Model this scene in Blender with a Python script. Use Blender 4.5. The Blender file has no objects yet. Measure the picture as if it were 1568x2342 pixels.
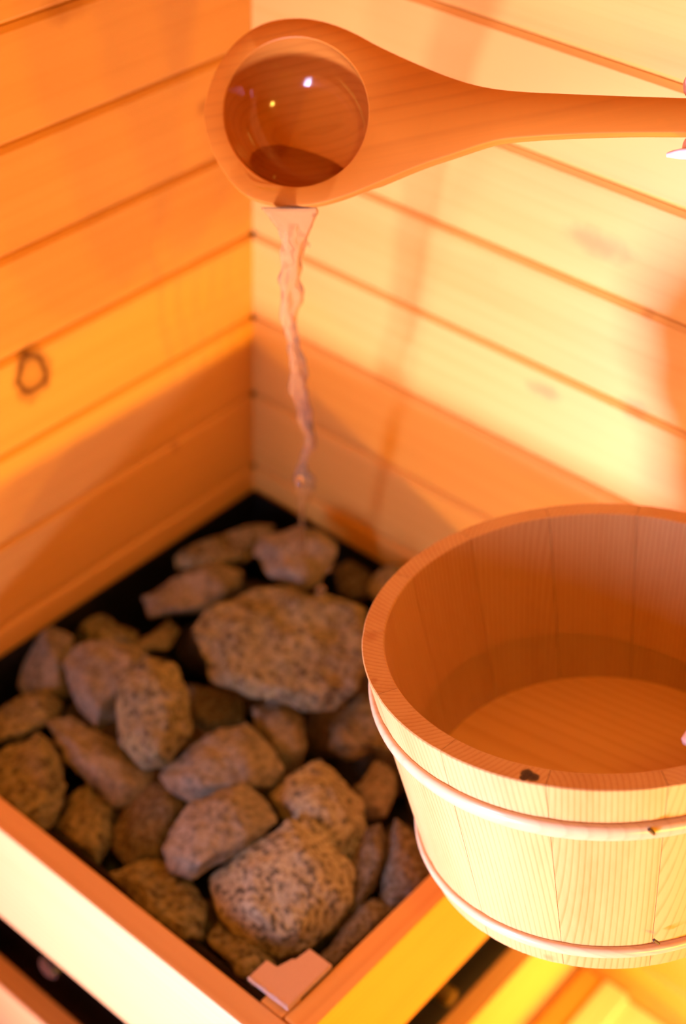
import bpy, bmesh, math, random
from mathutils import Vector, Matrix, noise
random.seed(7)
C = bpy.context.scene.collection
S = bpy.context.scene

# ------------------------------------------------------------------ camera
FPX, PITCH, YAW, ROLL = 3544.92, 0.67924, 0.67941, 0.04255
CAM = Vector((0.876946, -0.935058, 0.706112))
FW = Vector((-math.sin(YAW)*math.cos(PITCH), math.cos(YAW)*math.cos(PITCH), -math.sin(PITCH)))
_r = Vector((math.cos(YAW), math.sin(YAW), 0)); _u = _r.cross(FW)
RT = math.cos(ROLL)*_r + math.sin(ROLL)*_u
UP = -math.sin(ROLL)*_r + math.cos(ROLL)*_u
cd = bpy.data.cameras.new('camera'); cam = bpy.data.objects.new('camera', cd); C.objects.link(cam)
cam.matrix_world = Matrix(((RT.x, UP.x, -FW.x, CAM.x), (RT.y, UP.y, -FW.y, CAM.y), (RT.z, UP.z, -FW.z, CAM.z), (0, 0, 0, 1)))
cd.sensor_fit = 'VERTICAL'; cd.sensor_height = 36; cd.sensor_width = 24
cd.lens = 36*FPX/2342; cd.clip_start = 0.01
cd.dof.use_dof = True; cd.dof.focus_distance = 0.99; cd.dof.aperture_fstop = 2.9
S.camera = cam

# ------------------------------------------------------------------ world, lights, exposure
w = bpy.data.worlds.new('world'); S.world = w; w.use_nodes = True
w.node_tree.nodes['Background'].inputs[0].default_value = (0.55, 0.6, 0.8, 1)
w.node_tree.nodes['Background'].inputs[1].default_value = 0.0
S.view_settings.view_transform = 'Standard'; S.view_settings.look = 'None'
S.view_settings.gamma = 1; S.view_settings.use_curve_mapping = False
S.view_settings.exposure = 0.05
S.cycles.max_bounces = 20; S.cycles.transmission_bounces = 18; S.cycles.diffuse_bounces = 5; S.cycles.transparent_max_bounces = 12
S.cycles.caustics_reflective = False; S.cycles.caustics_refractive = False
S.cycles.use_denoising = True

def area(name, loc, target, sx, sy, power, col):
    l = bpy.data.lights.new(name, 'AREA'); l.shape = 'RECTANGLE'; l.size = sx; l.size_y = sy
    l.energy = power; l.color = col
    o = bpy.data.objects.new(name, l); C.objects.link(o); o.location = loc
    o.rotation_euler = (Vector(target)-Vector(loc)).to_track_quat('-Z', 'Y').to_euler()
    return o
# two glowing strips low on the room's far sides (under the benches), daylight from the glass door side
for i in range(6):
    area('light_led', (1.98, -0.16-0.22*i, -0.86), (0, -0.30, 0.05), 0.05, 0.05, 9.0, (1.0, 0.45, 0.02))
d = area('light_daylight_low', (0.24, -1.76, -0.85), (0.58, 0, 0.12), 0.42, 0.10, 11.5, (0.64, 0.59, 1.0)); d.data.spread = math.radians(60)
d = area('light_daylight', (0.14, -1.78, 0.12), (0.52, -0.02, -0.10), 0.22, 0.6, 1.6, (0.54, 0.60, 1.0)); d.data.spread = math.radians(48)
area('light_fill_top', (1.15, -0.95, 1.18), (0.4, -0.3, -0.2), 0.18, 0.18, 3.6, (1.0, 0.58, 0.08))  # unseen warm fill added overhead for the stones and bucket interior
d = area('light_fill_platform', (0.98, -0.10, -0.42), (0.55, -0.05, -0.69), 0.05, 0.30, 1.1, (1.0, 0.72, 0.30)); d.data.spread = math.radians(70)  # added fill aimed down to brighten the platform beside the guard

# ------------------------------------------------------------------ helpers
def ray(px, py):
    return FW + RT*((px-784)/FPX) + UP*((1171-py)/FPX)
def at(px, py, depth): return CAM + ray(px, py)*depth
def on_z(px, py, z): d = ray(px, py); return CAM + d*((z-CAM.z)/d.z)
def on_x(px, py, x): d = ray(px, py); return CAM + d*((x-CAM.x)/d.x)
def on_y(px, py, y): d = ray(px, py); return CAM + d*((y-CAM.y)/d.y)
def depth_of(p): return (p-CAM).dot(FW)
def on_plane(px, py, P, n): d = ray(px, py); return CAM + d*((P-CAM).dot(n)/d.dot(n))

def obj(name, bm_or_me, mat, parent=None, smooth=False):
    if isinstance(bm_or_me, bmesh.types.BMesh):
        me = bpy.data.meshes.new(name); bm_or_me.to_mesh(me); bm_or_me.free()
    else: me = bm_or_me
    if mat and not me.materials: me.materials.append(mat)
    if smooth:
        for p in me.polygons: p.use_smooth = True
    o = bpy.data.objects.new(name, me); C.objects.link(o)
    if parent: o.parent = parent
    return o
def tag(o, label, cat, group=None):
    o['label'] = label; o['category'] = cat
    if group: o['group'] = group
    return o
def empty(name, loc=(0, 0, 0)):
    o = bpy.data.objects.new(name, None); C.objects.link(o); o.location = loc; o.empty_display_size = 0.02
    return o
def box(x0, x1, y0, y1, z0, z1, bev=0.0, seg=2, bm=None):
    b = bmesh.new()
    bmesh.ops.create_cube(b, size=1)
    for v in b.verts:
        v.co = Vector(((x0+x1)/2+v.co.x*(x1-x0), (y0+y1)/2+v.co.y*(y1-y0), (z0+z1)/2+v.co.z*(z1-z0)))
    if bev: bmesh.ops.bevel(b, geom=b.edges[:], offset=bev, segments=seg, affect='EDGES', profile=0.5)
    if bm is not None:
        me = bpy.data.meshes.new('tmp'); b.to_mesh(me); b.free(); bm.from_mesh(me); bpy.data.meshes.remove(me); return bm
    return b

# ------------------------------------------------------------------ materials
class N:
    def __init__(s, name):
        s.m = bpy.data.materials.new(name); s.m.use_nodes = True; s.t = s.m.node_tree
        s.b = s.t.nodes['Principled BSDF']; s.out = s.t.nodes['Material Output']
    def n(s, typ, **kw):
        x = s.t.nodes.new(typ)
        for k, v in kw.items(): setattr(x, k, v)
        return x
    def l(s, a, b): s.t.links.new(a, b)
    def math(s, op, a, b=None, clamp=False):
        x = s.n('ShaderNodeMath', operation=op); x.use_clamp = clamp
        for i, v in enumerate((a, b)):
            if v is None: continue
            if isinstance(v, (int, float)): x.inputs[i].default_value = v
            else: s.l(v, x.inputs[i])
        return x.outputs[0]
    def ramp(s, fac, stops):
        x = s.n('ShaderNodeValToRGB'); e = x.color_ramp.elements
        while len(e) < len(stops): e.new(0.5)
        for i, (p, c) in enumerate(stops):
            e[i].position = p; e[i].color = c if len(c) == 4 else (*c, 1)
        s.l(fac, x.inputs[0]); return x.outputs[0]
    def mix(s, fac, a, b, blend='MIX'):
        x = s.n('ShaderNodeMix', data_type='RGBA', blend_type=blend)
        for i, v in ((0, fac), (6, a), (7, b)):
            if isinstance(v, (int, float)): x.inputs[i].default_value = v
            elif isinstance(v, tuple): x.inputs[i].default_value = (*v, 1) if len(v) == 3 else v
            else: s.l(v, x.inputs[i])
        return x.outputs[2]

def wood(name, light, dark, axis='X', ring=0.004, contrast=0.5, pith=0.05, rough=0.45, vary=0.12, knots=(), coord_obj=None, streak=0.5, bump=0.05, pith_dir=None, warp=0.012, spec=0.3):
    """solid pine: growth rings round an axis along the grain, fine fibre streaks, per-piece tone; knots = world (pos, radius, axis scale)"""
    k = N(name)
    tc = k.n('ShaderNodeTexCoord')
    if coord_obj: tc.object = coord_obj
    info = k.n('ShaderNodeObjectInfo')
    rnd = info.outputs['Random']
    # jitter the pith per piece
    comb = k.n('ShaderNodeCombineXYZ')
    r2 = k.math('FRACT', k.math('MULTIPLY', rnd, 37.7)); r3 = k.math('FRACT', k.math('MULTIPLY', rnd, 91.3))
    o1 = k.math('ADD', k.math('MULTIPLY', k.math('SUBTRACT', r2, 0.5), pith*1.6), pith*(pith_dir[0] if pith_dir else 0.3))
    o2 = k.math('ADD', k.math('MULTIPLY', k.math('SUBTRACT', r3, 0.5), pith*0.8), pith*(pith_dir[1] if pith_dir else 1.0))
    o0 = k.math('MULTIPLY', rnd, 3.0)
    ax = 'XYZ'.index(axis); ids = [i for i in range(3) if i != ax]
    k.l(o0, comb.inputs[ax]); k.l(o1, comb.inputs[ids[0]]); k.l(o2, comb.inputs[ids[1]])
    add = k.n('ShaderNodeVectorMath', operation='ADD')
    k.l(tc.outputs['Object'], add.inputs[0]); k.l(comb.outputs[0], add.inputs[1])
    P = add.outputs[0]
    # low frequency warp, slow along the grain
    mp = k.n('ShaderNodeMapping'); sc = [9.0]*3; sc[ax] = 2.2; mp.inputs['Scale'].default_value = sc
    k.l(P, mp.inputs[0])
    nz = k.n('ShaderNodeTexNoise'); nz.inputs['Scale'].default_value = 1.0; nz.inputs['Detail'].default_value = 2; k.l(mp.outputs[0], nz.inputs['Vector'])
    wv = k.n('ShaderNodeVectorMath', operation='MULTIPLY_ADD'); k.l(nz.outputs['Color'], wv.inputs[0])
    wv.inputs[1].default_value = (warp,)*3; k.l(P, wv.inputs[2])
    rg = k.n('ShaderNodeTexWave', wave_type='RINGS', rings_direction=axis, wave_profile='SAW')
    rg.inputs['Scale'].default_value = 0.314/ring; k.l(wv.outputs[0], rg.inputs['Vector'])
    rfac = k.ramp(rg.outputs['Fac'], [(0, (0, 0, 0)), (0.55, (.12, .12, .12)), (0.86, (1, 1, 1)), (1, (.1, .1, .1))])
    # fibre streaks
    mp2 = k.n('ShaderNodeMapping'); sc = [420.0]*3; sc[ax] = 9.0; mp2.inputs['Scale'].default_value = sc; k.l(P, mp2.inputs[0])
    n2 = k.n('ShaderNodeTexNoise'); n2.inputs['Scale'].default_value = 1; n2.inputs['Detail'].default_value = 3; k.l(mp2.outputs[0], n2.inputs['Vector'])
    mp3 = k.n('ShaderNodeMapping'); sc = [34.0]*3; sc[ax] = 2.0; mp3.inputs['Scale'].default_value = sc; k.l(P, mp3.inputs[0])
    n3 = k.n('ShaderNodeTexNoise'); n3.inputs['Scale'].default_value = 1; n3.inputs['Detail'].default_value = 3; k.l(mp3.outputs[0], n3.inputs['Vector'])
    f = k.math('MULTIPLY', rfac, contrast)
    f = k.math('ADD', f, k.math('MULTIPLY', k.math('SUBTRACT', n2.outputs['Fac'], 0.5), 0.45*streak))
    f = k.math('ADD', f, k.math('MULTIPLY', k.math('SUBTRACT', n3.outputs['Fac'], 0.45), 1.1*streak))
    f = k.math('ADD', f, k.math('MULTIPLY', k.math('SUBTRACT', rnd, 0.5), vary*2), clamp=True)
    col = k.mix(f, light, dark)
    geo = k.n('ShaderNodeNewGeometry')
    for (kp, kr, ks, kd) in knots:
        sub = k.n('ShaderNodeVectorMath', operation='SUBTRACT'); k.l(geo.outputs['Position'], sub.inputs[0]); sub.inputs[1].default_value = kp
        wn = k.n('ShaderNodeTexNoise'); wn.inputs['Scale'].default_value = 0.9/kr; wn.inputs['Detail'].default_value = 2
        k.l(geo.outputs['Position'], wn.inputs['Vector'])
        ml = k.n('ShaderNodeVectorMath', operation='MULTIPLY'); k.l(sub.outputs[0], ml.inputs[0]); ml.inputs[1].default_value = tuple(s/kr for s in ks)
        ln = k.n('ShaderNodeVectorMath', operation='LENGTH'); k.l(ml.outputs[0], ln.inputs[0])
        d = k.math('ADD', ln.outputs['Value'], k.math('MULTIPLY', k.math('SUBTRACT', wn.outputs['Fac'], 0.5), 0.9))
        if kd == 'ring':
            a = k.ramp(k.math('MULTIPLY', d, 0.5), [(0, (.3,)*3), (0.24, (.4,)*3), (0.40, (.95,)*3), (0.52, (.5,)*3), (0.72, (0, 0, 0))])
            col = k.mix(a, col, (0.10, 0.035, 0.01))
        elif kd == 'dark':
            a = k.ramp(k.math('MULTIPLY', d, 0.5), [(0, (1,)*3), (0.34, (.9,)*3), (0.46, (0, 0, 0)), (1, (0, 0, 0))])
            col = k.mix(a, col, (0.03, 0.012, 0.006))
        else:
            a = k.ramp(k.math('MULTIPLY', d, 0.5), [(0, (.5,)*3), (0.2, (.38,)*3), (0.55, (0, 0, 0)), (1, (0, 0, 0))])
            col = k.mix(a, col, (0.36, 0.12, 0.02))
    k.l(col, k.b.inputs['Base Color'])
    k.b.inputs['Roughness'].default_value = rough; k.b.inputs['Specular IOR Level'].default_value = spec
    bp = k.n('ShaderNodeBump'); bp.inputs['Strength'].default_value = bump; bp.inputs['Distance'].default_value = 0.001
    k.l(f, bp.inputs['Height']); k.l(bp.outputs[0], k.b.inputs['Normal'])
    return k.m

def plain(name, col, rough=0.5, metal=0.0, noise_amt=0.15, scale=60, **kw):
    k = N(name)
    tc = k.n('ShaderNodeTexCoord'); nz = k.n('ShaderNodeTexNoise'); nz.inputs['Scale'].default_value = scale; nz.inputs['Detail'].default_value = 4
    k.l(tc.outputs['Object'], nz.inputs['Vector'])
    dk = tuple(c*(1-noise_amt*2) for c in col)
    k.l(k.mix(nz.outputs['Fac'], col, dk), k.b.inputs['Base Color'])
    k.b.inputs['Roughness'].default_value = rough; k.b.inputs['Metallic'].default_value = metal
    for a, v in kw.items(): k.b.inputs[a].default_value = v
    return k.m

def thin_water(name, tint, ior=1.3):
    k = N(name)
    tr = k.n('ShaderNodeBsdfTransparent'); tr.inputs[0].default_value = (*tint, 1)
    gl = k.n('ShaderNodeBsdfGlossy'); gl.inputs['Roughness'].default_value = 0.03
    fr = k.n('ShaderNodeFresnel'); fr.inputs['IOR'].default_value = ior
    nz = k.n('ShaderNodeTexNoise'); nz.inputs['Scale'].default_value = 28; nz.inputs['Detail'].default_value = 1
    tc = k.n('ShaderNodeTexCoord'); k.l(tc.outputs['Object'], nz.inputs['Vector'])
    bp = k.n('ShaderNodeBump'); bp.inputs['Strength'].default_value = 0.25; bp.inputs['Distance'].default_value = 0.004
    k.l(nz.outputs['Fac'], bp.inputs['Height']); k.l(bp.outputs[0], gl.inputs['Normal']); k.l(bp.outputs[0], fr.inputs['Normal'])
    mx = k.n('ShaderNodeMixShader'); k.l(fr.outputs[0], mx.inputs[0]); k.l(tr.outputs[0], mx.inputs[1]); k.l(gl.outputs[0], mx.inputs[2])
    k.l(mx.outputs[0], k.out.inputs[0])
    return k.m

def stone_mat(name, a, b, speck, amount=0.5, scale=210):
    k = N(name)
    tc = k.n('ShaderNodeTexCoord'); info = k.n('ShaderNodeObjectInfo')
    ad = k.n('ShaderNodeVectorMath', operation='ADD'); k.l(tc.outputs['Object'], ad.inputs[0])
    cm = k.n('ShaderNodeCombineXYZ'); k.l(k.math('MULTIPLY', info.outputs['Random'], 5.0), cm.inputs[0]); k.l(cm.outputs[0], ad.inputs[1])
    n1 = k.n('ShaderNodeTexNoise'); n1.inputs['Scale'].default_value = 38; n1.inputs['Detail'].default_value = 5; k.l(ad.outputs[0], n1.inputs['Vector'])
    n2 = k.n('ShaderNodeTexNoise'); n2.inputs['Scale'].default_value = scale; n2.inputs['Detail'].default_value = 2.5; n2.inputs['Roughness'].default_value = 0.6; k.l(ad.outputs[0], n2.inputs['Vector'])
    vo = k.n('ShaderNodeTexVoronoi'); vo.inputs['Scale'].default_value = scale*1.3; k.l(ad.outputs[0], vo.inputs['Vector'])
    base = k.mix(k.ramp(n1.outputs['Fac'], [(.35, (0, 0, 0)), (.65, (1, 1, 1))]), a, b)
    base = k.mix(k.math('MULTIPLY', k.math('SUBTRACT', vo.outputs['Distance'], 0.2), 0.5, clamp=True), base, (0.42, 0.40, 0.34))
    sp = k.ramp(n2.outputs['Fac'], [(.46, (0, 0, 0)), (.66, (1, 1, 1))])
    col = k.mix(k.math('MULTIPLY', sp, amount), base, speck)
    k.l(col, k.b.inputs['Base Color']); k.b.inputs['Roughness'].default_value = 0.8; k.b.inputs['Specular IOR Level'].default_value = 0.2
    bp = k.n('ShaderNodeBump'); bp.inputs['Strength'].default_value = 0.7; bp.inputs['Distance'].default_value = 0.003
    k.l(n2.outputs['Fac'], bp.inputs['Height']); k.l(bp.outputs[0], k.b.inputs['Normal'])
    return k.m

PINE_L, PINE_D = (0.78, 0.44, 0.095), (0.58, 0.25, 0.035)
DIM_L, DIM_D = (0.32, 0.17, 0.012), (0.22, 0.11, 0.008)
M = {}
wl_knots = [((0.0, -0.268, -0.024), 0.017, (1, 1.0, 0.8), 'ring'), ((0, -0.11, -0.186), 0.007, (1, 1, 1), 'soft'),
            ((0, -0.055, 0.145), 0.009, (1, .6, 1), 'soft'), ((0, -0.20, 0.27), 0.015, (1, .5, 1), 'soft'), ((0, -0.36, 0.13), 0.016, (1, .5, 1), 'soft')]
wr_knots = [((0.415, 0, 0.001), 0.012, (.7, 1, 1), 'soft'), ((0.411, 0, 0.09), 0.007, (1, 1, 1), 'soft'), ((0.33, 0, -0.02), 0.010, (.5, 1, 1), 'soft'),
            ((0.36, 0, 0.13), 0.014, (.4, 1, 1), 'soft')]
M['wall_l'] = wood('pine_left_wall', PINE_L, (0.62, 0.28, 0.035), 'Y', 0.014, 0.14, 0.09, 0.42, 0.10, wl_knots, streak=0.8)
M['wall_r'] = wood('pine_right_wall', PINE_L, (0.62, 0.28, 0.035), 'X', 0.014, 0.14, 0.09, 0.42, 0.10, wr_knots, streak=0.8)
M['wall_o'] = wood('pine_other_walls', DIM_L, DIM_D, 'X', 0.01, 0.2, 0.09, 0.5, 0.08)
M['backing'] = plain('dark_backing', (0.30, 0.14, 0.03), 0.8)
M['rail_x'] = wood('rail_pine_x', (0.68, 0.40, 0.155), (0.50, 0.25, 0.07), 'X', 0.008, 0.34, 0.06, 0.45, 0.06)
M['rail_y'] = wood('rail_pine_y', (0.74, 0.41, 0.11), (0.54, 0.24, 0.045), 'Y', 0.008, 0.34, 0.06, 0.45, 0.06)
M['floor'] = wood('floor_pine', (0.82, 0.58, 0.32), PINE_D, 'Y', 0.01, 0.2, 0.09, 0.5, 0.05)
M['metal'] = plain('black_steel', (0.025, 0.022, 0.02), 0.38, 0.7)
M['metal2'] = plain('grey_steel', (0.35, 0.36, 0.42), 0.25, 1.0)
M['brass'] = plain('brass', (0.55, 0.48, 0.12), 0.3, 1.0)
M['shim'] = plain('fibreboard', (0.62, 0.40, 0.25), 0.7, scale=500, noise_amt=0.05)
M['fuzz'] = plain('fibreboard_edge', (0.85, 0.78, 0.72), 0.8, scale=300)

# ------------------------------------------------------------------ room shell
RX, RY, Z0, Z1 = 2.1, -1.85, -0.93, 1.25
def structure(name, bm, mat):
    o = obj(name, bm, mat); o['kind'] = 'structure'; return o
wl = structure('wall_left', box(-0.06, -0.0165, RY, 0.06, Z0, Z1), M['backing'])
wr = structure('wall_right', box(-0.06, RX, 0.0165, 0.06, Z0, Z1), M['backing'])
PB = 0.09
def plank_mesh(axis, L, col):
    """tongue and groove board, chamfered on the long edges"""
    h = PB/2-0.0006; ch = 0.0042; t = 0.016
    prof = [(-t, -h), (-ch*0.9, -h), (0, -h+ch), (0, h-ch), (-ch*0.9, h), (-t, h)]     # (out of wall, up)
    bm = bmesh.new(); rings = []
    for s in (0, L):
        rings.append([bm.verts.new((d, -s, z) if axis == 'Y' else (s, -d, z)) for d, z in prof])
    n = len(prof)
    for i in range(n): bm.faces.new((rings[0][i], rings[0][(i+1) % n], rings[1][(i+1) % n], rings[1][i]))
    bm.faces.new(rings[0]); bm.faces.new(rings[1][::-1])
    bmesh.ops.recalc_face_normals(bm, faces=bm.faces[:])
    me = bpy.data.meshes.new('plank'); bm.to_mesh(me); bm.free(); return me
ml = plank_mesh('Y', -RY-0.002, None); ml.materials.append(M['wall_l'])
mr = plank_mesh('X', RX-0.002, None); mr.materials.append(M['wall_r'])
k0 = math.floor((Z0)/PB)+1
for k in range(-10, 13):
    zc = k*PB+PB/2
    if zc-PB/2 < Z0 or zc+PB/2 > Z1: continue
    a = obj('plank', ml, None, wl); a.location = (0, 0, zc)
    b = obj('plank', mr, None, wr); b.location = (0, 0, zc)
structure('wall_back', box(RX, RX+0.04, RY, 0, Z0, Z1), M['wall_o'])
structure('wall_front', box(0, RX, RY-0.04, RY, Z0, Z1), M['wall_o'])
structure('ceiling', box(-0.06, RX+0.04, RY-0.04, 0.06, Z1, Z1+0.04), M['wall_o'])
fl = structure('floor', box(-0.06, RX+0.04, RY-0.04, 0.06, Z0-0.05, Z0-0.012), M['backing'])
fm = box(-0.054, 0.054, RY+0.002, -0.002, -0.012, 0, 0.003); fme = bpy.data.meshes.new('plank'); fm.to_mesh(fme); fm.free(); fme.materials.append(M['floor'])
x = 0.055
while x < RX-0.05:
    o = obj('plank', fme, None, fl); o.location = (x, 0, Z0); x += 0.11

# ------------------------------------------------------------------ step platform the stove stands on
ZP = -0.69
PL = empty('step_platform', (0.39, -0.39, Z0)); tag(PL, 'pale wooden step platform under the stove guard, glimpsed below the bucket', 'platform')
po = Vector((-0.39, 0.39, -Z0))
def ppart(name, b, mat):
    bmesh.ops.translate(b, verts=b.verts[:], vec=po); return obj(name, b, mat, PL)
M['pale'] = wood('platform_pine', (0.84, 0.58, 0.24), (0.66, 0.38, 0.10), 'Y', 0.012, 0.25, 0.08, 0.5, 0.08)
for i in range(8):
    ppart('plank', box(0.002+i*0.0975, 0.0975*(i+1)-0.001, -0.78, -0.002, ZP-0.022, ZP, 0.002), M['pale'])
ppart('fascia', box(0.755, 0.776, -0.775, -0.004, Z0, ZP-0.0225, 0.001), M['pale'])
ppart('fascia', box(0.004, 0.754, -0.776, -0.755, Z0, ZP-0.0225, 0.001), M['pale'])

# ------------------------------------------------------------------ heater guard
G = empty('heater_guard', (0.235, -0.24, ZP)); tag(G, 'slatted pine guard fence around the stove in the wall corner', 'fence')
off = Vector((-0.235, 0.24, -ZP))
def gpart(name, b, mat):
    bmesh.ops.translate(b, verts=b.verts[:], vec=off); return obj(name, b, mat, G)
ZR = -0.29
bands = [(ZR-0.134, ZR), (-0.672, -0.548)]
for i, (a, b_) in enumerate(bands):
    nm = 'top_rail' if i == 0 else 'slat'
    gpart(nm, box(0.002, 0.472, -0.475, -0.4515, a, b_, 0.0022), M['rail_x'])
    gpart(nm, box(0.4495, 0.472, -0.4505, -0.002, a, b_, 0.0022), M['rail_y'])
gpart('corner_post', box(0.4275, 0.449, -0.451, -0.4295, ZP, ZR-0.0005, 0.001), M['rail_y'])
M['amber'] = wood('amber_lath', (0.66, 0.28, 0.03), (0.5, 0.18, 0.02), 'Y', 0.008, 0.3, 0.06, 0.5, 0.02)
gpart('floor_lath', box(0.476, 0.5025, -0.451, -0.003, ZP, ZP+0.006, 0.001), M['amber'])
gpart('floor_lath', box(0.503, 0.532, -0.451, -0.003, ZP, ZP+0.010, 0.002), M['pale'])
gpart('wall_post', box(0.4275, 0.449, -0.024, -0.003, ZP, ZR-0.08, 0.001), M['rail_y'])
gpart('wall_post', box(0.003, 0.024, -0.451, -0.4295, ZP, ZR-0.08, 0.001), M['rail_y'])

# stepped offcut on the corner post
sh = empty('fibreboard_offcut', (0.44, -0.44, ZR)); tag(sh, 'small pale stepped board offcut with frayed edge in the inner corner of the guard rail', 'offcut')
pp = [(567.5, 2234), (609.6, 2194.5), (634, 2209.6), (669, 2191), (674.5, 2193), (708, 2168.5), (765.7, 2211), (708, 2271), (674.5, 2309.6), (697, 2335)]
pts = [on_z(a, b, ZR+0.0055) for a, b in pp]
pts = [Vector((min(q.x, 0.449), max(q.y, -0.451), q.z)) for q in pts]
bm = bmesh.new(); lo = [bm.verts.new(q-sh.location-Vector((0, 0, 0.0055))) for q in pts]; hi = [bm.verts.new(q-sh.location) for q in pts]
n = len(pts); bm.faces.new(hi); bm.faces.new(lo[::-1])
for i in range(n): bm.faces.new((lo[i], lo[(i+1) % n], hi[(i+1) % n], hi[i]))
bmesh.ops.recalc_face_normals(bm, faces=bm.faces[:])
bmesh.ops.bevel(bm, geom=[e for e in bm.edges if abs((e.verts[0].co-e.verts[1].co).z) < 1e-5 and e.verts[0].co.z > -0.001], offset=0.0009, segments=2, affect='EDGES')
bd = obj('board', bm, M['shim'], sh); bd.data.materials.append(M['fuzz'])
for p in bd.data.polygons:
    if abs(p.normal.z) < 0.9: p.material_index = 1
bm = bmesh.new(); A, B = pts[0]-sh.location, pts[-1]-sh.location
for i in range(70):                                          # frayed paper fibres along the lower edge
    t = random.random(); q = A.lerp(B, t)+Vector((0, 0, 0.0002))
    ln = 0.0012+0.0016*random.random()*(2 if t < 0.35 else 1)
    d = Vector((random.uniform(-.4, .4), -1, random.uniform(-.6, .2))).normalized()*ln; wdt = Vector((1, 0, 0))*random.uniform(.0003, .0009)
    v = [bm.verts.new(q-wdt), bm.verts.new(q+wdt), bm.verts.new(q+d), bm.verts.new(q+d*0.3+Vector((0, 0, 0.0006)))]
    bm.faces.new((v[0], v[1], v[2])); bm.faces.new((v[0], v[1], v[3]));  bm.faces.new((v[1], v[2], v[3])); bm.faces.new((v[2], v[0], v[3]))
fz = obj('frayed_edge', bm, M['fuzz'], sh); fz['label'] = 'whitish frayed fibres along the cut edge'

# ------------------------------------------------------------------ heater
H = empty('sauna_heater', (0.22, -0.22, ZP)); tag(H, 'black steel stove box holding the heap of stones behind the pine guard', 'stove')
ho = Vector((-0.22, 0.22, -ZP))
def hpart(name, b, mat):
    bmesh.ops.translate(b, verts=b.verts[:], vec=ho); return obj(name, b, mat, H)
x0, x1, y0, y1 = 0.004, 0.427, -0.427, -0.004; t = 0.002
hpart('side_panel', box(x1-t, x1, y0, y1, ZP+0.03, -0.332, 0.0005), M['metal'])
hpart('side_panel', box(x0, x1-t, y0, y0+t, ZP+0.03, -0.332, 0.0005), M['metal'])
hpart('back_panel', box(x0, x0+t, y0+t, y1, ZP+0.03, -0.296, 0.0005), M['metal'])
hpart('back_panel', box(x0+t, x1-t, y1-t, y1, ZP+0.03, -0.296, 0.0005), M['metal'])
hpart('stone_tray', box(x0+t, x1-t, y0+t, y1-t, -0.445, -0.44), M['metal'])
hpart('base', box(x0+.03, x1-.03, y0+.03, y1-.03, ZP, ZP+0.03), M['metal'])
def roundel(px, py, axis, r, mat, label):  # small metal piece added for a coloured spot in the slat gaps
    P = on_y(px, py, y0-0.012) if axis == 'y' else on_x(px, py, x1+0.012)
    b = bmesh.new(); bmesh.ops.create_cone(b, cap_ends=True, segments=28, radius1=r, radius2=r*0.86, depth=0.024)
    bmesh.ops.bevel(b, geom=[e for e in b.edges if abs(e.verts[0].co.z-e.verts[1].co.z) < 1e-6], offset=r*0.18, segments=2, affect='EDGES')
    bmesh.ops.rotate(b, verts=b.verts[:], cent=(0, 0, 0), matrix=Matrix.Rotation(math.pi/2, 3, 'X' if axis == 'y' else 'Y'))
    bmesh.ops.translate(b, verts=b.verts[:], vec=P)
    o = hpart('roundel', b, mat); o['label'] = label
roundel(128, 2200, 'y', 0.013, M['metal2'], 'bluish steel knob seen through the slats')
roundel(1012, 2268, 'x', 0.010, M['brass'], 'small brass knob seen through the slats')

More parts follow.
